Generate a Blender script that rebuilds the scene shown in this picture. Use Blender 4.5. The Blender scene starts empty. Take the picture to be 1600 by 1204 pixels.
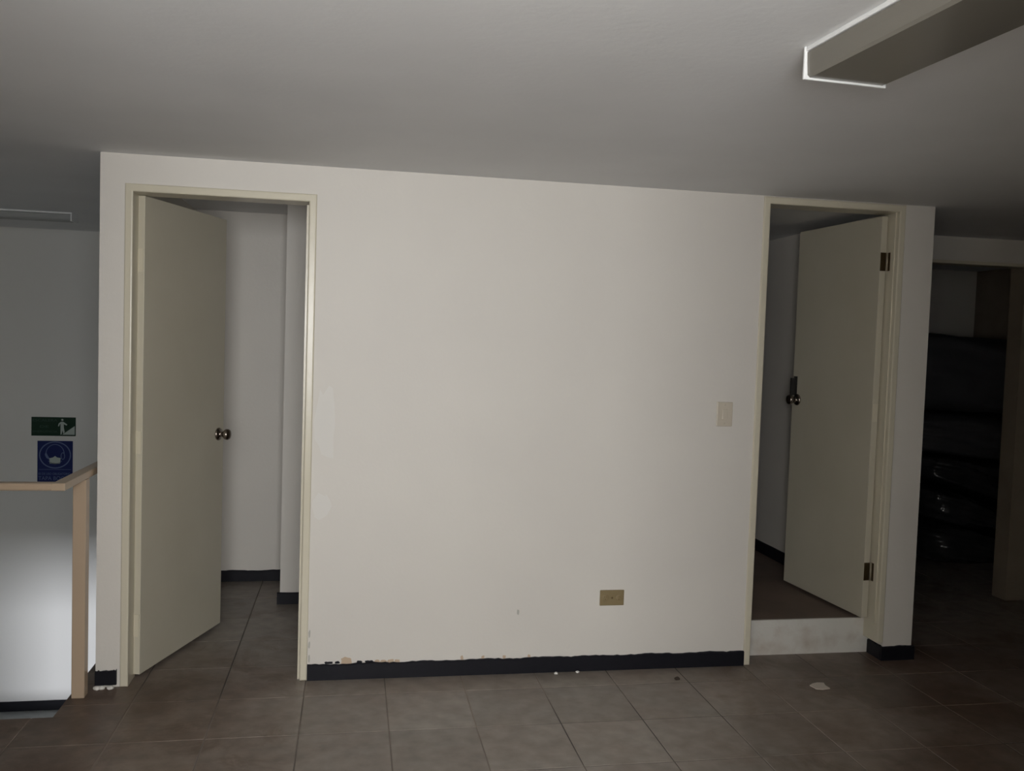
import bpy, bmesh, math, random
from mathutils import Matrix, Vector

S = bpy.context.scene
COL = S.collection
random.seed(7)

# ------------------------------------------------------------------ camera
H = 2.30                      # ceiling height
YAW, PITCH, ROLL = 0.17896, -0.04934, 0.03268
F_PX = 1382.6
cy, sy, cp, sp = math.cos(YAW), math.sin(YAW), math.cos(PITCH), math.sin(PITCH)
fw = Vector((sy * cp, cy * cp, sp)); rt = Vector((cy, -sy, 0)); up = rt.cross(fw)
r2 = math.cos(ROLL) * rt + math.sin(ROLL) * up
u2 = -math.sin(ROLL) * rt + math.cos(ROLL) * up
cam_d = bpy.data.cameras.new('camera'); cam = bpy.data.objects.new('camera', cam_d); COL.objects.link(cam)
cam.matrix_world = Matrix(((r2.x, u2.x, -fw.x, 1.067), (r2.y, u2.y, -fw.y, -4.0265), (r2.z, u2.z, -fw.z, 1.5573), (0, 0, 0, 1)))
cam_d.sensor_width = 36.0; cam_d.lens = F_PX / 1600 * 36.0; cam_d.clip_start = 0.02
S.camera = cam

# ------------------------------------------------------------------ world, daylight, exposure
w = bpy.data.worlds.new('overcast_sky'); S.world = w; w.use_nodes = True
w.node_tree.nodes['Background'].inputs[0].default_value = (0.80, 0.88, 1.0, 1)
w.node_tree.nodes['Background'].inputs[1].default_value = 0.6
S.view_settings.view_transform = 'Standard'; S.view_settings.look = 'None'
S.view_settings.gamma = 1.0; S.view_settings.use_curve_mapping = False
S.view_settings.exposure = 0.0

def area(name, loc, rot, sx, sz, power, color, spread=math.pi):
    d = bpy.data.lights.new(name, 'AREA'); d.shape = 'RECTANGLE'; d.size = sx; d.size_y = sz
    d.energy = power; d.color = color; d.spread = spread
    o = bpy.data.objects.new(name, d); COL.objects.link(o); o.location = loc; o.rotation_euler = rot
    return o
# daylight through the window behind the photographer, and through the entrance downstairs
WIN = (0.32, 1.62, 1.10, 2.16)      # x0 x1 z0 z1 of the window in the wall behind the camera
area('window_daylight', ((WIN[0] + WIN[1]) / 2, -4.97, (WIN[2] + WIN[3]) / 2), (math.radians(90), 0, 0),
     WIN[1] - WIN[0] - 0.06, WIN[3] - WIN[2] - 0.06, 108, (0.985, 0.99, 1.0))
area('entrance_daylight', (-0.1, -4.97, -1.71), (math.radians(90), 0, 0), 1.0, 0.84, 190, (0.90, 0.92, 1.0), math.radians(120))

# ------------------------------------------------------------------ materials
def mat(name, col, rough=0.6, metal=0.0, spec=0.5, noise=None, bump=None):
    m = bpy.data.materials.new(name); m.use_nodes = True
    nt = m.node_tree; b = nt.nodes['Principled BSDF']
    b.inputs['Base Color'].default_value = (*col, 1); b.inputs['Roughness'].default_value = rough
    b.inputs['Metallic'].default_value = metal; b.inputs['Specular IOR Level'].default_value = spec
    geo = nt.nodes.new('ShaderNodeNewGeometry')
    if noise:                                    # (scale, colour 2, low, high)
        n = nt.nodes.new('ShaderNodeTexNoise'); n.inputs['Scale'].default_value = noise[0]; n.inputs['Detail'].default_value = 5
        nt.links.new(geo.outputs['Position'], n.inputs['Vector'])
        r = nt.nodes.new('ShaderNodeValToRGB'); r.color_ramp.elements[0].position = noise[2]; r.color_ramp.elements[1].position = noise[3]
        r.color_ramp.elements[0].color = (*col, 1); r.color_ramp.elements[1].color = (*noise[1], 1)
        nt.links.new(n.outputs['Fac'], r.inputs['Fac']); nt.links.new(r.outputs['Color'], b.inputs['Base Color'])
    if bump:                                     # (scale, strength, distance)
        n2 = nt.nodes.new('ShaderNodeTexNoise'); n2.inputs['Scale'].default_value = bump[0]; n2.inputs['Detail'].default_value = 4
        nt.links.new(geo.outputs['Position'], n2.inputs['Vector'])
        bp = nt.nodes.new('ShaderNodeBump'); bp.inputs['Strength'].default_value = bump[1]; bp.inputs['Distance'].default_value = bump[2]
        nt.links.new(n2.outputs['Fac'], bp.inputs['Height']); nt.links.new(bp.outputs['Normal'], b.inputs['Normal'])
    return m

M = {}
M['wall'] = mat('wall_paint', (0.73, 0.695, 0.635), 0.55, noise=(1.7, (0.70, 0.665, 0.61), 0.35, 0.7), bump=(70, 0.12, 0.004))
M['stairwall'] = mat('stairwell_paint', (0.78, 0.775, 0.735), 0.6, bump=(60, 0.12, 0.004))
M['ceiling'] = mat('ceiling_paint', (0.79, 0.795, 0.795), 0.7, noise=(2.2, (0.75, 0.755, 0.755), 0.35, 0.7), bump=(45, 0.2, 0.004))
M['cream'] = mat('cream_enamel', (0.66, 0.61, 0.48), 0.28, bump=(30, 0.25, 0.003))
M['leaf'] = mat('cream_door_paint', (0.60, 0.56, 0.45), 0.38, noise=(3, (0.57, 0.53, 0.42), 0.35, 0.7), bump=(25, 0.1, 0.003))
M['black'] = mat('black_baseboard_paint', (0.008, 0.008, 0.012), 0.5, spec=0.25, bump=(30, 0.4, 0.004))
M['step'] = mat('worn_step_plaster', (0.72, 0.70, 0.64), 0.7, noise=(9, (0.55, 0.49, 0.42), 0.45, 0.75), bump=(30, 0.4, 0.006))
M['patch'] = mat('white_touch_up_paint', (0.75, 0.725, 0.675), 0.6)
M['tan'] = mat('exposed_plaster', (0.55, 0.42, 0.30), 0.8)
M['grey_chip'] = mat('scuffed_plaster', (0.46, 0.45, 0.40), 0.8)
M['steel'] = mat('satin_steel', (0.30, 0.26, 0.225), 0.2, 1.0)
M['dark_steel'] = mat('dark_steel', (0.02, 0.018, 0.016), 0.45, 0.2)
M['bronze'] = mat('aged_brass', (0.10, 0.07, 0.035), 0.4, 0.8)
M['brown'] = mat('brown_wood_and_shade', (0.29, 0.245, 0.185), 0.5, noise=(5, (0.24, 0.20, 0.15), 0.3, 0.7))  # wood of the storage jamb; also the painted shade of the storage side wall
M['pin'] = mat('worn_hinge_pin', (0.42, 0.36, 0.26), 0.4, 0.3)
M['rail'] = mat('beige_railing_enamel', (0.50, 0.38, 0.27), 0.25, bump=(30, 0.15, 0.002))
M['ivory'] = mat('ivory_plastic', (0.60, 0.54, 0.44), 0.35)
M['ochre'] = mat('aged_ochre_plastic', (0.25, 0.19, 0.095), 0.45)
M['ochre_dark'] = mat('socket_slot_brown', (0.14, 0.09, 0.035), 0.5)
M['lens'] = mat('grey_diffuser_plastic', (0.20, 0.187, 0.158), 0.22)
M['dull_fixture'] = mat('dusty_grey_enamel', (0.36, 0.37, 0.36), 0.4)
M['fixture'] = mat('white_fixture_enamel', (0.85, 0.86, 0.85), 0.35)
M['green'] = mat('sign_green', (0.004, 0.030, 0.014), 0.35)
M['blue'] = mat('sign_blue', (0.006, 0.016, 0.11), 0.35)
M['print'] = mat('sign_print_white', (0.45, 0.52, 0.48), 0.5)
M['print_dim'] = mat('sign_print_faded', (0.045, 0.09, 0.07), 0.5)
M['print_blue'] = mat('sign_print_pale_blue', (0.13, 0.18, 0.34), 0.5)
M['glass'] = mat('window_frame_aluminium', (0.45, 0.45, 0.45), 0.35, 0.8)
M['paper'] = mat('torn_paper', (0.62, 0.55, 0.48), 0.8)
M['chip'] = mat('paint_flake', (0.75, 0.73, 0.68), 0.8)
M['pebble'] = mat('dark_grit', (0.05, 0.035, 0.025), 0.8)
M['film'] = mat('black_wrapping_film', (0.03, 0.03, 0.032), 0.16, noise=(6, (0.045, 0.045, 0.048), 0.4, 0.7), bump=(9, 0.6, 0.03))
M['cloth'] = mat('black_cloth', (0.06, 0.06, 0.066), 0.6, bump=(12, 0.5, 0.02))

def tile_material():
    m = bpy.data.materials.new('brown_floor_tile'); m.use_nodes = True
    nt = m.node_tree; N = nt.nodes; L = nt.links; b = N['Principled BSDF']
    geo = N.new('ShaderNodeNewGeometry'); sep = N.new('ShaderNodeSeparateXYZ'); L.new(geo.outputs['Position'], sep.inputs[0])
    n1 = N.new('ShaderNodeTexNoise'); n1.inputs['Scale'].default_value = 2.3; n1.inputs['Detail'].default_value = 7; n1.inputs['Roughness'].default_value = 0.65
    n2 = N.new('ShaderNodeTexNoise'); n2.inputs['Scale'].default_value = 14; n2.inputs['Detail'].default_value = 5
    L.new(geo.outputs['Position'], n1.inputs['Vector']); L.new(geo.outputs['Position'], n2.inputs['Vector'])
    # traffic dirt gathers in front of both doorways: |x - 1.9| beyond one metre
    s1 = N.new('ShaderNodeMath'); s1.operation = 'SUBTRACT'; s1.inputs[1].default_value = 1.85; L.new(sep.outputs['X'], s1.inputs[0])
    s2 = N.new('ShaderNodeMath'); s2.operation = 'ABSOLUTE'; L.new(s1.outputs[0], s2.inputs[0])
    mr = N.new('ShaderNodeMapRange'); mr.inputs[1].default_value = 0.7; mr.inputs[2].default_value = 1.6; mr.inputs[3].default_value = 0.0; mr.inputs[4].default_value = 0.39
    L.new(s2.outputs[0], mr.inputs[0])
    my = N.new('ShaderNodeMapRange'); my.inputs[1].default_value = 0.0; my.inputs[2].default_value = 0.7; my.inputs[3].default_value = 1.0; my.inputs[4].default_value = -0.35  # tiles past the partition painted paler, standing in for light in the corridor
    L.new(sep.outputs['Y'], my.inputs[0])
    mm = N.new('ShaderNodeMath'); mm.operation = 'MULTIPLY'; L.new(mr.outputs[0], mm.inputs[0]); L.new(my.outputs[0], mm.inputs[1])
    ad = N.new('ShaderNodeMath'); ad.operation = 'ADD'; L.new(n1.outputs['Fac'], ad.inputs[0]); L.new(mm.outputs[0], ad.inputs[1])
    cr = N.new('ShaderNodeValToRGB'); e = cr.color_ramp.elements
    e[0].position = 0.38; e[0].color = (0.228, 0.200, 0.172, 1); e[1].position = 0.98; e[1].color = (0.125, 0.085, 0.062, 1)
    x = cr.color_ramp.elements.new(0.68); x.color = (0.205, 0.165, 0.136, 1)
    L.new(ad.outputs[0], cr.inputs['Fac'])
    oi = N.new('ShaderNodeObjectInfo')
    v = N.new('ShaderNodeMapRange'); v.inputs[3].default_value = 0.90; v.inputs[4].default_value = 1.10; L.new(oi.outputs['Random'], v.inputs[0])
    mx = N.new('ShaderNodeMix'); mx.data_type = 'RGBA'; mx.blend_type = 'MULTIPLY'; mx.inputs[0].default_value = 1.0
    L.new(cr.outputs['Color'], mx.inputs[6]); L.new(v.outputs[0], mx.inputs[7])
    v2 = N.new('ShaderNodeMapRange'); v2.inputs[1].default_value = 0.3; v2.inputs[2].default_value = 0.7; v2.inputs[3].default_value = 0.80; v2.inputs[4].default_value = 1.20; L.new(n2.outputs['Fac'], v2.inputs[0])
    mx2 = N.new('ShaderNodeMix'); mx2.data_type = 'RGBA'; mx2.blend_type = 'MULTIPLY'; mx2.inputs[0].default_value = 1.0
    L.new(mx.outputs[2], mx2.inputs[6]); L.new(v2.outputs[0], mx2.inputs[7])
    # rusty brown stains with a shape of their own
    n3 = N.new('ShaderNodeTexNoise'); n3.inputs['Scale'].default_value = 3.4; n3.inputs['Detail'].default_value = 6; n3.inputs['Roughness'].default_value = 0.7; n3.inputs['Distortion'].default_value = 0.6
    of = N.new('ShaderNodeVectorMath'); of.inputs[1].default_value = (4.1, 2.3, 0.7); L.new(geo.outputs['Position'], of.inputs[0]); L.new(of.outputs[0], n3.inputs['Vector'])
    st = N.new('ShaderNodeMapRange'); st.inputs[1].default_value = 0.50; st.inputs[2].default_value = 0.66; st.inputs[3].default_value = 0.0; st.inputs[4].default_value = 0.75; L.new(n3.outputs['Fac'], st.inputs[0])
    sm = N.new('ShaderNodeMapRange'); sm.inputs[1].default_value = 0.55; sm.inputs[2].default_value = 1.1; L.new(s2.outputs[0], sm.inputs[0])
    sf = N.new('ShaderNodeMath'); sf.operation = 'MULTIPLY'; L.new(st.outputs[0], sf.inputs[0]); L.new(sm.outputs[0], sf.inputs[1])
    mx3 = N.new('ShaderNodeMix'); mx3.data_type = 'RGBA'; L.new(sf.outputs[0], mx3.inputs[0]); L.new(mx2.outputs[2], mx3.inputs[6]); mx3.inputs[7].default_value = (0.095, 0.058, 0.036, 1)
    L.new(mx3.outputs[2], b.inputs['Base Color'])
    b.inputs['Roughness'].default_value = 0.40; b.inputs['Specular IOR Level'].default_value = 0.55
    bp = N.new('ShaderNodeBump'); bp.inputs['Strength'].default_value = 0.15; bp.inputs['Distance'].default_value = 0.004
    L.new(n2.outputs['Fac'], bp.inputs['Height']); L.new(bp.outputs['Normal'], b.inputs['Normal'])
    return m
M['tile'] = tile_material()
M['grout'] = mat('floor_grout', (0.075, 0.066, 0.058), 0.9, noise=(0.9, (0.235, 0.195, 0.165), 0.45, 0.62))
M['landing'] = mat('landing_terrazzo', (0.42, 0.44, 0.44), 0.5, noise=(20, (0.36, 0.38, 0.38), 0.3, 0.7))
M['utility'] = mat('brown_utility_floor', (0.20, 0.145, 0.115), 0.6, noise=(4, (0.14, 0.10, 0.08), 0.3, 0.7), bump=(12, 0.2, 0.004))

# ------------------------------------------------------------------ mesh helpers
def tag(o, label=None, cat=None, kind=None, group=None):
    if label: o['label'] = label
    if cat: o['category'] = cat
    if kind: o['kind'] = kind
    if group: o['group'] = group
    return o

def bx(bm, x0, x1, y0, y1, z0, z1, bev=0.0, seg=2):
    r = bmesh.ops.create_cube(bm, size=1.0)
    vs = r['verts']
    for v in vs:
        v.co = Vector((x0 if v.co.x < 0 else x1, y0 if v.co.y < 0 else y1, z0 if v.co.z < 0 else z1))
    if bev:
        es = list({e for v in vs for e in v.link_edges})
        bmesh.ops.bevel(bm, geom=es, offset=bev, segments=seg, affect='EDGES', profile=0.5)

def mk(name, bm, m, parent=None, smooth=False):
    me = bpy.data.meshes.new(name); bm.normal_update(); bm.to_mesh(me); bm.free()
    me.materials.append(M[m] if isinstance(m, str) else m)
    if smooth:
        for p in me.polygons: p.use_smooth = True
    o = bpy.data.objects.new(name, me); COL.objects.link(o)
    if parent: o.parent = parent
    return o

def box(name, m, b, parent=None, bev=0.0, smooth=False):
    bm = bmesh.new(); bx(bm, *b, bev=bev); return mk(name, bm, m, parent, smooth)

def boxes(name, m, bl, parent=None, bev=0.0):
    bm = bmesh.new()
    for b in bl: bx(bm, *b, bev=bev)
    return mk(name, bm, m, parent)

def empty(name, loc=(0, 0, 0), rz=0.0):
    o = bpy.data.objects.new(name, None); COL.objects.link(o); o.location = loc; o.rotation_euler = (0, 0, rz)
    o.empty_display_size = 0.1
    return o

def lathe(name, m, prof, parent=None, seg=24, axis='X'):
    """prof: list of (distance along axis, radius)."""
    bm = bmesh.new(); rings = []
    for d, r in prof:
        ring = []
        for k in range(seg):
            a = 2 * math.pi * k / seg
            c, s = r * math.cos(a), r * math.sin(a)
            ring.append(bm.verts.new({'X': (d, c, s), 'Y': (c, d, s), 'Z': (c, s, d)}[axis]))
        rings.append(ring)
    for i in range(len(rings) - 1):
        for k in range(seg):
            bm.faces.new((rings[i][k], rings[i][(k + 1) % seg], rings[i + 1][(k + 1) % seg], rings[i + 1][k]))
    bm.faces.new(rings[0]); bm.faces.new(rings[-1])
    bmesh.ops.recalc_face_normals(bm, faces=bm.faces)
    return mk(name, bm, m, parent, True)

def prism(name, m, pts, y0, y1, parent=None):
    """polygon pts (x, z) extruded from y0 (front) to y1 (back)."""
    bm = bmesh.new()
    a = [bm.verts.new((x, y0, z)) for x, z in pts]; b = [bm.verts.new((x, y1, z)) for x, z in pts]
    n = len(pts)
    bm.faces.new(a); bm.faces.new(b[::-1])
    for i in range(n): bm.faces.new((a[i], b[i], b[(i + 1) % n], a[(i + 1) % n]))
    bmesh.ops.recalc_face_normals(bm, faces=bm.faces)
    return mk(name, bm, m, parent)

def ring(name, m, cx, cz, rx, rz, wd, y0, y1, a0=0, a1=360, parent=None, seg=40):
    """flat band along an ellipse, facing -y."""
    bm = bmesh.new(); prev = None; first = None
    full = abs(a1 - a0) >= 360
    for k in range(seg + (0 if full else 1)):
        a = math.radians(a0 + (a1 - a0) * k / seg); c, s = math.cos(a), math.sin(a)
        q = [bm.verts.new((cx + (rx - wd / 2 * i) * c, y, cz + (rz - wd / 2 * i) * s)) for i, y in ((-1, y0), (1, y0), (1, y1), (-1, y1))]
        if prev:
            for i in range(4): bm.faces.new((prev[i], prev[(i + 1) % 4], q[(i + 1) % 4], q[i]))
        else: first = q
        prev = q
    if full:
        for i in range(4): bm.faces.new((prev[i], prev[(i + 1) % 4], first[(i + 1) % 4], first[i]))
    bmesh.ops.recalc_face_normals(bm, faces=bm.faces)
    return mk(name, bm, m, parent)

def text(name, m, s, x0, x1, z, height, y, parent):
    """flat lettering facing -y, stretched to x0..x1, baseline z."""
    cu = bpy.data.curves.new(name, 'FONT'); cu.body = s; cu.size = 1.0; cu.extrude = 0.0
    t = bpy.data.objects.new(name + '_tmp', cu); COL.objects.link(t)
    dg = bpy.context.evaluated_depsgraph_get(); dg.update()
    me = bpy.data.meshes.new_from_object(t.evaluated_get(dg))
    bpy.data.objects.remove(t)
    xs = [v.co.x for v in me.vertices]; ys = [v.co.y for v in me.vertices]
    ax, bx_, ay, by = min(xs), max(xs), min(ys), max(ys)
    for v in me.vertices:
        v.co = Vector((x0 + (v.co.x - ax) / (bx_ - ax) * (x1 - x0), y, z + (v.co.y - ay) / (by - ay) * height))
    me.materials.clear(); me.materials.append(M[m])
    o = bpy.data.objects.new(name, me); COL.objects.link(o); o.parent = parent
    return o

ST = 'structure'
# ------------------------------------------------------------------ floor, with its tiles
PX, PY, X0, Y0 = 0.3505, 0.373, 0.893, -0.190       # tile pitch and one grid crossing
SX, SY = -0.08, -0.30                               # the stairwell's edges
WL, WR, WB = -2.6, 9.0, -5.0                        # room limits: left, right, behind
fl = boxes('floor', 'grout', [(WL, WR, WB, SY, -0.24, -0.0015), (SX, WR, SY, 3.4, -0.24, -0.0015)])
tag(fl, 'brown ceramic tile floor of the dim empty room', 'floor', ST)

def tile_mesh(bm, x0, x1, y0, y1):
    z0, z1, c = -0.0018, 0.0, 0.0016
    lo = [bm.verts.new(p) for p in ((x0, y0, z0), (x1, y0, z0), (x1, y1, z0), (x0, y1, z0))]
    hi = [bm.verts.new(p) for p in ((x0 + c, y0 + c, z1), (x1 - c, y0 + c, z1), (x1 - c, y1 - c, z1), (x0 + c, y1 - c, z1))]
    bm.faces.new(hi)
    for i in range(4): bm.faces.new((lo[i], lo[(i + 1) % 4], hi[(i + 1) % 4], hi[i]))
G = 0.0022
bm = bmesh.new(); tile_mesh(bm, -PX / 2 + G, PX / 2 - G, -PY / 2 + G, PY / 2 - G)
full_tile = bpy.data.meshes.new('tile'); bm.normal_update(); bm.to_mesh(full_tile); bm.free(); full_tile.materials.append(M['tile'])
rest = bmesh.new()
for i in range(-12, 20):
    for j in range(-14, 11):
        x0 = X0 + i * PX; y0 = Y0 + j * PY; x1, y1 = x0 + PX, y0 + PY
        if x1 < WL or x0 > WR or y0 < WB - 0.3 or y1 > 3.6: continue
        cx, cyy = (x0 + x1) / 2, (y0 + y1) / 2
        if x0 >= SX or y1 <= SY: parts = [(x0, x1, y0, y1)]
        elif x1 <= SX:
            if y0 >= SY: continue
            parts = [(x0, x1, y0, SY + 2 * G)]
        else:
            parts = []
            if y0 < SY: parts.append((x0, x1, y0, min(y1, SY) + (2 * G if y1 > SY else 0)))
            if y1 > SY: parts.append((SX - G, x1, max(y0, SY) - (2 * G if y0 < SY else 0), y1))
        seen = -1.3 < y0 and y1 < 2.3 and -0.95 < cx < 6.2 and not (0.95 < x0 and x1 < 3.88 and y0 > 0.12) and not (x1 < 0.95 and y0 > 1.7)
        for p in parts:
            if not seen:
                tile_mesh(rest, p[0] + G, p[1] - G, p[2] + G, p[3] - G); continue
            if p == (x0, x1, y0, y1):
                o = bpy.data.objects.new('tile', full_tile); o.location = (cx, cyy, 0)
            else:
                bm = bmesh.new(); tile_mesh(bm, p[0] + G, p[1] - G, p[2] + G, p[3] - G)
                me = bpy.data.meshes.new('tile'); bm.normal_update(); bm.to_mesh(me); bm.free(); me.materials.append(M['tile'])
                o = bpy.data.objects.new('tile', me)
            COL.objects.link(o); o.parent = fl
tag(mk('tile', rest, 'tile', fl), kind='stuff')

# ------------------------------------------------------------------ ceiling and walls
tag(box('ceiling', 'ceiling', (WL - 0.1, WR + 0.1, WB - 0.1, 3.5, H, H + 0.15)), 'flat off-white plaster ceiling', 'ceiling', ST)

T = 0.12
D1 = (0.100, 0.897, 2.176)            # doorway 1: outer frame x0, x1, top
D2 = (3.000, 3.755, 2.297)            # doorway 2
W = 3.918
wf = boxes('wall_front', 'wall', [(0, D1[0], 0, T, -0.01, H), (D1[0], D1[1], 0, T, D1[2], H), (D1[1], D2[0], 0, T, -0.01, H),
                                  (D2[0], D2[1], 0, T, D2[2], H), (D2[1], W, 0, T, -0.01, H)])
tag(wf, 'off-white partition wall between the two open doorways', 'wall', ST)
tag(box('wall_front_side', 'wall', (0, 0.1, T, 3.3, -0.01, H)), 'side wall of the partition block along the stairs', 'wall', ST)
tag(box('wall_utility_side', 'wall', (3.838, W, T, 3.0, -0.01, H)), 'side wall of the raised utility room', 'wall', ST)
tag(boxes('wall_corridor', 'wall', [(0.1, 0.69, 1.68, 1.8, -0.01, H), (0.684, 2.2, 1.178, 1.8, -0.01, H)]), 'off-white corridor wall seen through the doorway near the stairs', 'wall', ST)
tag(box('wall_divider', 'wall', (2.2, 2.3, T, 3.0, -0.01, H)), 'wall dividing the corridor from the utility room', 'wall', ST)
tag(box('wall_utility_back', 'wall', (2.3, W, 3.0, 3.1, -0.01, H)), 'end wall of the utility room', 'wall', ST)
# stairwell
tag(box('wall_stairwell', 'stairwall', (WL, 0.0, 3.3, 3.4, -3.0, H)), 'pale grey stairwell wall behind the railing', 'wall', ST)
tag(boxes('wall_left', 'stairwall', [(WL - 0.1, WL, WB, 3.4, -3.0, H)]), 'pale outer wall beside the stairs', 'wall', ST)
tag(boxes('wall_stair_under', 'stairwall', [(SX, SX + 0.1, SY, 3.3, -3.0, -0.24), (WL, SX + 0.1, SY - 0.2, SY, -0.94, -0.24), (WL, -0.92, SY - 0.2, SY, -3.0, -0.94),
                                            (SX + 0.1, 1.2, SY - 0.1, SY, -3.0, -0.5), (1.1, 1.2, WB, SY - 0.1, -3.0, -0.5)]), 'unseen walls below the floor, shaped to cut the light from downstairs', 'wall', ST)  # beam depth and wall edge shaped to cut the light on the stairwell wall
# passage and storage room on the far side of the block
PY0, OPX0, OPX1, OPZ = 0.95, 4.15, 5.235, 2.155
tag(boxes('wall_passage', 'wall', [(W, OPX0, PY0, PY0 + 0.1, -0.01, H), (OPX0, OPX1, PY0, PY0 + 0.1, OPZ, H), (OPX1, WR, PY0, PY0 + 0.1, -0.01, H)]),
    'shaded wall around the dark storage doorway', 'wall', ST)
tag(box('wall_storage_back', 'wall', (W, WR, 2.9, 3.0, -0.01, H)), 'dim back wall above the black bundles', 'wall', ST)
tag(box('wall_storage_side', 'brown', (6.41, 6.51, PY0 + 0.1, 2.9, -0.01, H)), 'side wall of the storage room with its shade painted in', 'wall', ST)  # shade put into the wall colour, darker than the other walls
tag(box('wall_right', 'wall', (WR, WR + 0.1, WB, 3.0, -0.01, H)), 'off-white wall at the far dark end of the room', 'wall', ST)
# unseen walls added around the photographer to cut the window light on both sides
BX0, BX1, BY = 0.50, 1.84, -3.25
tag(boxes('wall_baffle', 'wall', [(WL, BX0, BY - 0.1, BY, -0.01, H), (BX0 - 0.1, BX0, WB, BY - 0.1, -0.01, H),
                               (BX1, WR, BY - 0.1, BY, -0.01, H), (BX1, BX1 + 0.1, WB, BY - 0.1, -0.01, H)]), 'unseen walls added behind the photographer to cut the window light', 'wall', ST)
# wall behind the photographer with its window, and the entrance opening below it
tag(boxes('wall_behind', 'wall', [(WL, WIN[0], WB - 0.1, WB, -0.5, H), (WIN[1], WR, WB - 0.1, WB, -0.5, H),
                                  (WIN[0], WIN[1], WB - 0.1, WB, -0.5, WIN[2]), (WIN[0], WIN[1], WB - 0.1, WB, WIN[3], H)]),
    'wall behind the photographer with one window', 'wall', ST)
wn = empty('window_1', ((WIN[0] + WIN[1]) / 2, WB - 0.05, WIN[2])); tag(wn, 'aluminium framed window behind the photographer', 'window', ST)
ww, wh = (WIN[1] - WIN[0]) / 2, WIN[3] - WIN[2]
boxes('window_frame', 'glass', [(-ww, ww, -0.02, 0.02, 0, 0.03), (-ww, ww, -0.02, 0.02, wh - 0.03, wh), (-ww, -ww + 0.03, -0.02, 0.02, 0.03, wh - 0.03), (ww - 0.03, ww, -0.02, 0.02, 0.03, wh - 0.03)], wn)

# step into the utility room
tag(boxes('floor_utility', 'utility', [(2.3, 3.838, 0.135, 3.0, 0.0, 0.18)]), 'raised brown floor of the utility room', 'floor', ST)
tag(box('trim_1', 'step', (3.0, 3.755, 0.122, 0.135, 0.0, 0.1805)), 'worn whitewashed riser of the single step', 'step', ST)

# stairs down, mostly out of sight below the floor edge
tag(box('floor_landing', 'landing', (WL, SX, 1.66, 3.3, -1.6, -1.44)), 'grey stair landing below the railing', 'landing', ST)
stp = empty('stair_flight', (-2.0, SY, 0)); tag(stp, 'grey flight of steps down to the landing', 'stairs', ST)
for k in range(7):
    box('step', 'landing', (-0.6, 0.5, k * 0.28, (k + 1) * 0.28, -0.18 * (k + 1) - 0.18, -0.18 * (k + 1)), stp)
tag(box('floor_lower', 'landing', (WL, 1.2, WB, 3.3, -3.0, -2.88)), 'grey floor of the level below', 'floor', ST)

# ------------------------------------------------------------------ baseboards
def ragged(name, x0, x1, yf, h, label, ragged_amp=0.004, z0=0.0, th=0.012, n=60, axis='x'):
    """painted skirting with an uneven painted top edge, front face at yf - th."""
    bm = bmesh.new(); rows = []
    for k in range(n + 1):
        t = x0 + (x1 - x0) * k / n
        top = z0 + h + ragged_amp * (math.sin(t * 23.0) * 0.4 + random.uniform(-0.6, 0.6))
        P = [(t, yf, z0), (t, yf - th, z0), (t, yf - th, top - 0.004), (t, yf - th * 0.6, top), (t, yf, top)]
        if axis == 'y': P = [(p[1], p[0], p[2]) for p in P]
        rows.append([bm.verts.new(p) for p in P])
    for a, b in zip(rows, rows[1:]):
        for i in range(5): bm.faces.new((a[i], a[(i + 1) % 5], b[(i + 1) % 5], b[i]))
    bm.faces.new(rows[0]); bm.faces.new(rows[-1])
    bmesh.ops.recalc_face_normals(bm, faces=bm.faces)
    return tag(mk(name, bm, 'black'), label, 'baseboard', ST)
ragged('baseboard_front', 0.897, 3.0, 0.0, 0.072, 'long black baseboard under the partition wall', 0.004, n=120)
ragged('baseboard_corner', 0.0, 0.088, 0.0, 0.062, 'short black baseboard piece beside the stair post', 0.008, n=14, z0=0.012)
ragged('baseboard_end', 3.745, 3.930, 0.0, 0.072, 'short black baseboard piece at the wall end', 0.003, n=12)
ragged('baseboard_reveal', 0.001, 0.118, 3.7565, 0.072, 'black baseboard return beside the step', 0.003, n=8, axis='y')
ragged('baseboard_corridor', 0.1, 0.684, 1.68, 0.068, 'black baseboard at the back of the corridor', 0.003, n=30)
ragged('baseboard_corridor_corner', 0.668, 2.2, 1.178, 0.068, 'black baseboard of the projecting corridor wall', 0.003, n=50)
ragged('baseboard_stairwell', WL, SX, 3.3, 0.075, 'black baseboard along the stair landing', 0.002, z0=-1.44, n=30)
ragged('baseboard_utility', T + 0.2, 2.95, 3.838, 0.075, 'black baseboard of the utility room side wall', 0.002, z0=0.18, n=20, axis='y')
ragged('baseboard_passage', OPX1 + 0.02, WR, PY0, 0.07, 'black baseboard beside the storage doorway', 0.002, n=20)

# ------------------------------------------------------------------ marks on the partition wall
def blob(name, m, cx, cz, rx, rz, th=0.0012, n=14, parent=wf, rough=0.25):
    pts = [(cx + rx * (1 + random.uniform(-rough, rough)) * math.copysign(abs(math.cos(a)) ** 0.7, math.cos(a)),
            cz + rz * (1 + random.uniform(-rough, rough)) * math.copysign(abs(math.sin(a)) ** 0.7, math.sin(a))) for a in [2 * math.pi * k / n for k in range(n)]]
    return prism(name, m, pts, -th, 0.004, parent)
tag(blob('paint_patch', 'patch', 0.955, 1.17, 0.042, 0.165), 'paler touched-up strip beside the door frame')
tag(blob('paint_patch', 'patch', 0.945, 0.79, 0.036, 0.06), 'paler touched-up blot below the strip')
tag(blob('plaster_chip', 'tan', 1.07, 0.082, 0.026, 0.018), 'bare tan plaster chip above the baseboard')
for x in (1.21, 1.24, 1.27, 1.30): blob('plaster_chip', 'tan', x, 0.076 + random.uniform(-.003, .003), 0.014, 0.008)
for x in (0.985, 1.00, 1.03, 1.13, 1.165, 1.18): blob('paint_chip', 'black', x, 0.076, 0.011, 0.006, n=9)
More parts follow.
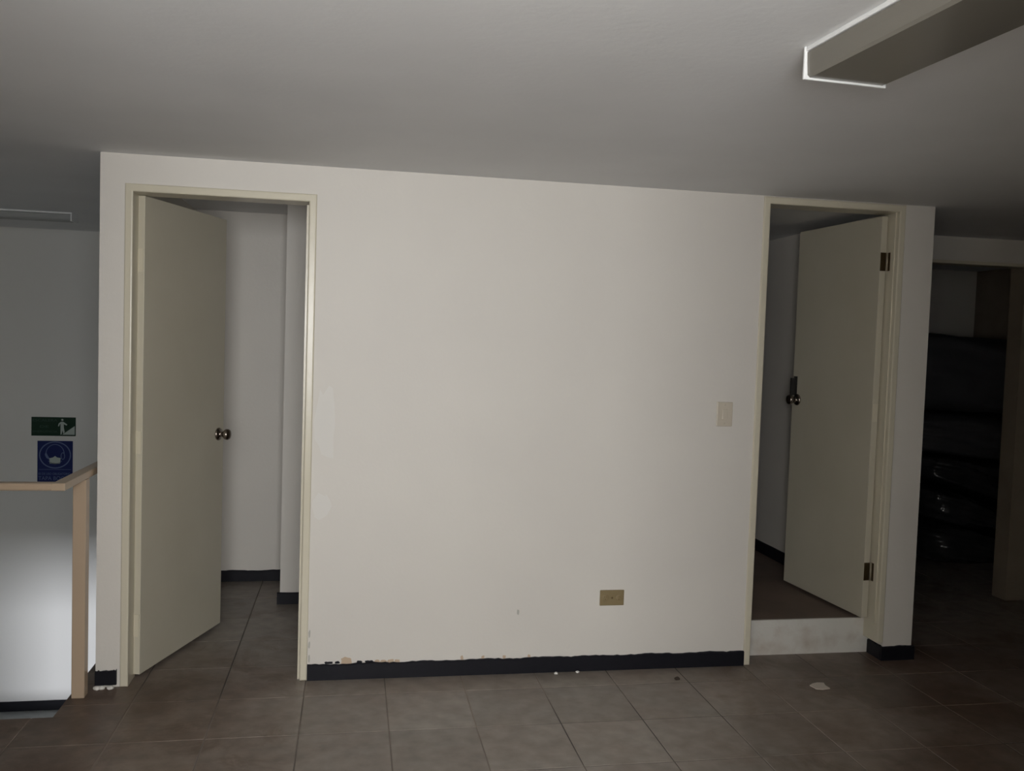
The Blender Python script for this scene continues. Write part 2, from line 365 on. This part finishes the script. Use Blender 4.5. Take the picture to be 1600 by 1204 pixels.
for x, z in ((1.60, 0.080), (1.70, 0.078), (1.80, 0.078), (1.92, 0.076)): blob('plaster_chip', 'tan', x, z, 0.007, 0.010, n=9)
for z in (0.10, 0.16, 0.21): blob('plaster_chip', 'grey_chip', 0.904, z, 0.004, 0.018, n=9)
blob('plaster_chip', 'grey_chip', 1.86, 0.29, 0.006, 0.012, n=9)

# ------------------------------------------------------------------ doors
def knob(parent, x, y, z, side):
    """lathe knob standing off a leaf face along local y (side = +1 / -1)."""
    k = lathe('door_knob', 'steel', [(0, 0.0325), (0.004, 0.0335), (0.010, 0.030), (0.014, 0.016), (0.028, 0.013), (0.036, 0.022), (0.044, 0.0275), (0.054, 0.0285), (0.062, 0.024), (0.066, 0.012)], parent, 28, 'Y')
    k.scale = (1, side, 1) if side > 0 else (1, -1, 1)
    k.location = (x, y, z); tag(k, 'round satin metal door knob')
    return k

def frame(parent, x0, x1, top, wdt, dep, z0=0.0):
    """steel door frame: two jambs and a head with a rounded face and a stop."""
    y0, y1 = -0.008, dep
    za, zb = (z0, z0) if not isinstance(z0, tuple) else z0
    pts = [(x0, za), (x0, top), (x1, top), (x1, zb), (x1 - wdt, zb), (x1 - wdt, top - wdt), (x0 + wdt, top - wdt), (x0 + wdt, za)]
    bm = bmesh.new()
    a = [bm.verts.new((x, y0, z)) for x, z in pts]; b = [bm.verts.new((x, y1, z)) for x, z in pts]
    f0 = bm.faces.new(a); bm.faces.new(b[::-1])
    for i in range(8): bm.faces.new((a[i], b[i], b[(i + 1) % 8], a[(i + 1) % 8]))
    bmesh.ops.recalc_face_normals(bm, faces=bm.faces)
    bmesh.ops.bevel(bm, geom=list(f0.edges), offset=0.006, segments=3, affect='EDGES', profile=0.5)
    o = mk('door_frame', bm, 'cream', parent); tag(o, 'cream painted metal door frame')
    return o

# doorway 1: leaf hinged on the stair side, swung inwards
d1 = empty('door_1', (D1[0], 0, 0)); tag(d1, 'open cream door with steel knob next to the stairs', 'door', ST)
frame(d1, 0.0, D1[1] - D1[0], D1[2], 0.034, T)
box('door_stop', 'cream', (0.753, 0.7632, 0.015, 0.055, 0, 2.13), d1)
A1 = math.atan2(0.80 - 0.085, 0.408 - 0.162)
lf = box('door_leaf', 'leaf', (0, 0.755, 0, 0.034, 0.018, 2.140), d1, bev=0.002)
lf.location = (0.162 - D1[0], 0.085, 0); lf.rotation_euler = (0, 0, A1)
tag(lf, 'plain cream flush door leaf swung inwards')
# visible face looks towards +x/-y: local -y side
knob(lf, 0.755 - 0.06, 0.0, 1.03, -1); knob(lf, 0.755 - 0.06, 0.034, 1.03, 1)
for z in (1.86, 1.06, 0.24):
    h = boxes('hinge', 'cream', [(-0.004, 0.0, 0.004, 0.033, z - 0.05, z + 0.05)], lf); 
    hk = lathe('hinge_knuckle', 'cream', [(z - 0.05, 0.006), (z + 0.05, 0.006)], lf, 12, 'Z'); hk.location = (-0.007, 0.036, 0)

# doorway 2: raised one step, leaf hinged at the wall end
d2 = empty('door_2', (D2[0], 0, 0)); tag(d2, 'open cream door above a single step with brass hinges', 'door', ST)
fw2 = D2[1] - D2[0]
frame(d2, 0.0, fw2, D2[2] - 0.001, 0.034, T, (0.0, 0.09))
box('door_stop', 'cream', (fw2 - 0.041, fw2 - 0.0338, 0.018, 0.045, 0.18, 2.262), d2)
hx, hy = 3.7125, 0.078; ex, ey = 3.652, 0.800          # hinge pin, far corner of the free end
A2 = math.atan2(ey - hy, ex - hx); L2 = math.hypot(ex - hx, ey - hy)
lf2 = box('door_leaf', 'leaf', (0, L2, 0.0, 0.035, 0.196, 2.25), d2, bev=0.002)
# local +x runs along the leaf into the room; local +y is then the side that faces the stairs
lf2.location = (hx - D2[0], hy, 0); lf2.rotation_euler = (0, 0, A2)
tag(lf2, 'plain cream flush door leaf swung inwards')
knob(lf2, L2 - 0.055, 0.035, 1.275, 1)
hs = boxes('hasp', 'dark_steel', [(L2 - 0.030, L2 - 0.022, 0.035, 0.066, 1.300, 1.400), (L2 - 0.045, L2 - 0.012, 0.0345, 0.038, 1.30, 1.41)], lf2)
tag(hs, 'dark metal hasp above the knob')
box('latch_plate', 'steel', (L2 - 0.001, L2 + 0.0015, 0.006, 0.028, 1.22, 1.33), lf2)
for z in (2.022, 0.437):
    h = box('hinge', 'bronze', (-0.0025, 0.0, 0.003, 0.034, z - 0.046, z + 0.046), lf2)
    tag(h, 'aged brass hinge')
    hk = lathe('hinge_knuckle', 'pin', [(z - 0.046, 0.0045), (z + 0.046, 0.0045)], lf2, 12, 'Z'); hk.location = (-0.005, -0.003, 0)
    j = box('hinge_jamb_plate', 'bronze', (fw2 - 0.0365, fw2 - 0.0338, 0.046, 0.072, z - 0.046, z + 0.046), d2)
h = box('hinge', 'cream', (-0.0025, 0.0, 0.003, 0.034, 1.21, 1.30), lf2)

# storage doorway: dark painted frame around the opening
tr = empty('trim_2', (OPX0, PY0, 0)); tag(tr, 'shaded cream frame of the storage doorway', 'door frame', ST)
ow = OPX1 - OPX0
box('head', 'cream', (0.0, ow, -0.006, 0.106, OPZ - 0.022, OPZ - 0.0005), tr, bev=0.003)
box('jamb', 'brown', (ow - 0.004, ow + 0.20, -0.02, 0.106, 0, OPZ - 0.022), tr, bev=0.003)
box('jamb', 'cream', (0.0, 0.03, -0.006, 0.106, 0, OPZ - 0.022), tr, bev=0.003)

# ------------------------------------------------------------------ switch and outlet
sw = empty('light_switch', (2.844, 0, 1.241)); tag(sw, 'ivory rocker light switch on the wall beside the step doorway', 'light switch')
box('cover_plate', 'ivory', (-0.041, 0.041, -0.009, 0, -0.059, 0.059), sw, bev=0.004)
box('rocker', 'ivory', (-0.013, 0.013, -0.0135, -0.008, -0.024, 0.024), sw, bev=0.002)
for z in (-0.045, 0.045): lathe('screw', 'ivory', [(-0.0105, 0.003), (-0.008, 0.003)], sw, 10, 'Y').location = (0, 0, z)
ou = empty('power_outlet', (2.314, 0, 0.351)); tag(ou, 'yellowed ochre double power outlet low on the wall', 'power outlet')
box('cover_plate', 'ochre', (-0.060, 0.060, -0.007, 0, -0.0375, 0.0375), ou, bev=0.003)
for s in (-1, 1):
    so = lathe('socket', 'ochre', [(-0.009, 0.0145), (-0.0085, 0.016), (-0.006, 0.016)], ou, 20, 'Y'); so.location = (s * 0.033, 0, 0)
    boxes('socket_slot', 'ochre_dark', [(-0.006, -0.0045, -0.0094, -0.008, 0.001, 0.009), (0.0045, 0.006, -0.0094, -0.008, 0.001, 0.009), (-0.002, 0.002, -0.0094, -0.008, -0.009, -0.005)], so)
lathe('screw', 'ochre_dark', [(-0.0085, 0.0045), (-0.006, 0.0045)], ou, 12, 'Y')

# ------------------------------------------------------------------ ceiling lights
def batten(name, loc, rz, length, width, drop, label, lens='lens'):
    """surface fluorescent fitting; local y runs from the far end (0) towards -length."""
    o = empty(name, loc, rz); tag(o, label, 'ceiling light', group='fluorescent ceiling fittings')
    hw = width / 2
    box('base_plate', 'fixture', (-hw - 0.004, hw + 0.004, -length + 0.003, -0.003, -0.012, 0.0), o, bev=0.003)
    prof = [(-hw, -0.014), (-hw + 0.001, -0.040), (-hw + 0.003, -drop + 0.006), (-hw + 0.010, -drop), (hw - 0.010, -drop), (hw - 0.003, -drop + 0.006), (hw - 0.001, -0.040), (hw, -0.014)]
    bm = bmesh.new()
    a = [bm.verts.new((x, -0.006, z)) for x, z in prof]; b = [bm.verts.new((x, -length + 0.006, z)) for x, z in prof]
    n = len(prof); bm.faces.new(a); bm.faces.new(b[::-1])
    for i in range(n): bm.faces.new((a[i], b[i], b[(i + 1) % n], a[(i + 1) % n]))
    bmesh.ops.recalc_face_normals(bm, faces=bm.faces)
    tag(mk('diffuser', bm, lens, o), 'grey plastic wrap-around diffuser')
    for y0, y1 in ((-0.008, 0.0), (-length, -length + 0.008)):
        tag(box('end_cap', 'fixture', (-hw - 0.006, hw + 0.002, y0, y1, -drop - 0.005, 0.0), o, bev=0.002), 'white end cap')
    return o
batten('ceiling_light', (2.252, -1.972, H), math.radians(3.2), 1.22, 0.222, 0.074, 'large unlit fluorescent fitting on the ceiling with a dull grey diffuser')
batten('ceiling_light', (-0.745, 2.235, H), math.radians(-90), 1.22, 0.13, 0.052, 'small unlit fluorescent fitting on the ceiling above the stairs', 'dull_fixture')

# ------------------------------------------------------------------ stair railing
rl = empty('stair_railing', (0, 0, 0)); tag(rl, 'beige painted stair railing with one square post', 'railing')
box('handrail', 'rail', (-1.30, -0.015, -0.385, -0.335, 0.925, 0.955), rl, bev=0.008, smooth=False)
box('handrail', 'rail', (-0.066, -0.0145, -0.3851, 1.45, 0.9251, 0.9551), rl, bev=0.004)
box('post', 'rail', (-0.064, -0.012, -0.118, -0.066, 0.0, 0.925), rl, bev=0.003)
box('post', 'rail', (-0.064, -0.012, 1.38, 1.43, 0.0, 0.925), rl, bev=0.003)
box('post', 'rail', (-1.30, -1.25, -0.385, -0.335, 0.0, 0.925), rl, bev=0.003)

# ------------------------------------------------------------------ signs on the stairwell wall
YW = 3.3
gs = empty('stair_sign', (-1.193, YW, 0.716)); tag(gs, 'dark green stair evacuation sign above the blue sign', 'sign', group='safety signs on the stairwell wall')
box('panel', 'green', (-0.159, 0.159, -0.004, 0, 0, 0.145), gs)
text('lettering', 'print_dim', 'ESCALERA', -0.150, 0.028, 0.112, 0.019, -0.0045, gs)
text('lettering', 'print_dim', 'DE', -0.098, -0.035, 0.064, 0.017, -0.0045, gs)
text('lettering', 'print_dim', 'EMERGENCIA', -0.150, 0.028, 0.026, 0.015, -0.0045, gs)
prism('stair_pictogram', 'print', [(0.062, 0.010), (0.152, 0.010), (0.152, 0.078)], -0.0048, -0.004, gs)
fp = [(0.050, 0.010), (0.058, 0.012), (0.064, 0.045), (0.070, 0.018), (0.080, 0.030), (0.074, 0.062), (0.072, 0.092), (0.094, 0.082), (0.098, 0.090), (0.070, 0.110),
      (0.052, 0.110), (0.036, 0.096), (0.032, 0.076), (0.039, 0.074), (0.044, 0.090), (0.050, 0.096), (0.050, 0.060)]
prism('figure_pictogram', 'print', fp, -0.0048, -0.004, gs)
lathe('figure_head', 'print', [(-0.0048, 0.0085), (-0.004, 0.0085)], gs, 14, 'Y').location = (0.062, 0, 0.125)

bs = empty('mask_sign', (-1.181, YW, 0.330)); tag(bs, 'blue face mask notice partly hidden by the handrail', 'sign', group='safety signs on the stairwell wall')
box('panel', 'blue', (-0.127, 0.127, -0.004, 0, 0, 0.347), bs)
ring('circle_outline', 'print_blue', 0.0, 0.238, 0.111, 0.101, 0.008, -0.0048, -0.004, parent=bs)
ring('head_outline', 'print_blue', 0.0, 0.245, 0.066, 0.075, 0.005, -0.0048, -0.004, 5, 175, bs, 24)
ring('chin_outline', 'print_blue', 0.0, 0.205, 0.050, 0.035, 0.005, -0.0048, -0.004, 200, 340, bs, 16)
prism('mask_pictogram', 'print', [(-0.038, 0.172), (0.0, 0.166), (0.036, 0.172), (0.040, 0.215), (0.016, 0.218), (0.0, 0.230), (-0.016, 0.218), (-0.040, 0.213)], -0.0048, -0.004, bs)
prism('strap_pictogram', 'print_blue', [(-0.040, 0.212), (-0.036, 0.198), (-0.062, 0.214), (-0.074, 0.240), (-0.066, 0.262), (-0.054, 0.236)], -0.0047, -0.004, bs)
ring('strap_pictogram', 'print_blue', 0.056, 0.230, 0.013, 0.026, 0.005, -0.0047, -0.004, parent=bs, seg=20)
box('divider_line', 'print_blue', (-0.115, 0.115, -0.0046, -0.004, 0.1235, 0.1265), bs)
text('lettering', 'print_blue', 'ES DE USO OBLIGATORIO', -0.117, 0.112, 0.083, 0.017, -0.0047, bs)
text('lettering', 'print_blue', 'TAPA BOCAS', -0.119, 0.112, 0.042, 0.030, -0.0047, bs)

# ------------------------------------------------------------------ black wrapped bundles in the storage room
def bundle(label, x0, x1, y0, y1, lo, hi, m, seed, p=6.0):
    """soft rounded block; lo and hi give (z at x = 5.3, z at x = 6.1) of its underside and its top."""
    rnd = random.Random(seed); ph = [rnd.uniform(0, 6.28) for _ in range(8)]
    bm = bmesh.new(); bmesh.ops.create_cube(bm, size=2.0)
    bmesh.ops.subdivide_edges(bm, edges=bm.edges[:], cuts=15, use_grid_fill=True)
    for v in bm.verts:
        x, y, z = v.co
        n = (abs(x) ** p + abs(y) ** p + abs(z) ** p) ** (1 / p)
        x, y, z = x / n, y / n, z / n
        wx = (x0 + x1) / 2 + x * (x1 - x0) / 2 + 0.012 * math.sin(9 * z + ph[6]) * (1 if x < 0 else -1)
        wy = (y0 + y1) / 2 + y * (y1 - y0) / 2 + 0.016 * math.sin(7 * x + 4 * z + ph[4]) + 0.012 * math.sin(13 * z + 3 * x + ph[5])
        k = (wx - 5.3) / 0.8
        zl = lo[0] + (lo[1] - lo[0]) * k + 0.004; zh = hi[0] + (hi[1] - hi[0]) * k - 0.004
        q = (z + 1) / 2
        q -= q * (1 - q) * 0.1 * math.sin(5 * x + ph[0]) + q * 0.03 * (1 + math.sin(6 * x + 4 * y + ph[1]))
        v.co = Vector((wx - (x0 + x1) / 2, wy - (y0 + y1) / 2, zl + (zh - zl) * q))
    o = mk('wrapped_bundle', bm, m, None, True); o.location = ((x0 + x1) / 2, (y0 + y1) / 2, 0)
    return tag(o, label, 'bundle', group='black bundles stacked in the storage room')
BZ = [(0.0, 0.0), (0.33, 0.20), (0.62, 0.37), (0.83, 0.76), (1.14, 1.12), (1.735, 1.700)]
bundle('lowest film-wrapped black bundle on the storage room floor', 5.29, 6.36, 1.72, 2.60, BZ[0], BZ[1], 'film', 3, 5)
bundle('sloping black film-wrapped bundle second from the floor', 5.27, 6.38, 1.70, 2.62, BZ[1], BZ[2], 'film', 5, 5)
bundle('glossy black bundle in the middle of the stack', 5.23, 6.36, 1.72, 2.64, BZ[2], BZ[3], 'film', 8, 5)
bundle('matt black cloth bundle second from the top', 5.05, 6.36, 1.74, 2.64, BZ[3], BZ[4], 'cloth', 11)
bundle('thick black bundle on top of the storage stack', 5.00, 6.37, 1.76, 2.64, BZ[4], BZ[5], 'cloth', 14)

# ------------------------------------------------------------------ litter on the floor
pts = [(-0.055, -0.030), (-0.010, -0.040), (0.060, -0.032), (0.055, 0.005), (0.070, 0.035), (0.020, 0.040), (-0.030, 0.030), (-0.070, 0.012)]
bm = bmesh.new()
a = [bm.verts.new((x * 0.6, y, 0.004)) for x, y in pts]; b = [bm.verts.new((x * 0.6, y, 0.0003)) for x, y in pts]
bm.faces.new(a); bm.faces.new(b[::-1])
for i in range(len(pts)): bm.faces.new((a[i], b[i], b[(i + 1) % len(pts)], a[(i + 1) % len(pts)]))
bmesh.ops.recalc_face_normals(bm, faces=bm.faces)
o = mk('paper_scrap', bm, 'paper'); o.location = (3.243, -0.30, 0.0); tag(o, 'torn pale paper scrap on the tiles before the step', 'paper')

def crumb(name, m, x, y, s, label, cat, group=None):
    bm = bmesh.new(); bmesh.ops.create_icosphere(bm, subdivisions=2, radius=1)
    for v in bm.verts:
        v.co *= random.uniform(0.8, 1.15); v.co = Vector((v.co.x * s, v.co.y * s * 0.8, max(v.co.z, -0.7) * s * 0.6 + 0.42 * s))
    o = mk(name, bm, m); o.location = (x, y, 0); tag(o, label, cat, group=group)
crumb('paint_flake', 'chip', 2.045, -0.035, 0.010, 'white paint flake at the long baseboard, the one farther from the outlet', 'paint flake', 'paint flakes by the baseboard')
crumb('paint_flake', 'chip', 2.150, -0.028, 0.009, 'white paint flake at the long baseboard, the one nearer the outlet', 'paint flake', 'paint flakes by the baseboard')
crumb('grit', 'pebble', 2.60, -0.155, 0.014, 'dark brown speck of dirt on the grey tiles', 'dirt')
for k, x in enumerate((0.012, 0.032, 0.068)):
    crumb('plaster_crumb', 'chip', x, -0.028, 0.016, ('white plaster crumb nearest the stair post', 'middle white plaster crumb under the short baseboard', 'white plaster crumb nearest the door frame')[k], 'plaster crumb', 'plaster crumbs under the short baseboard')
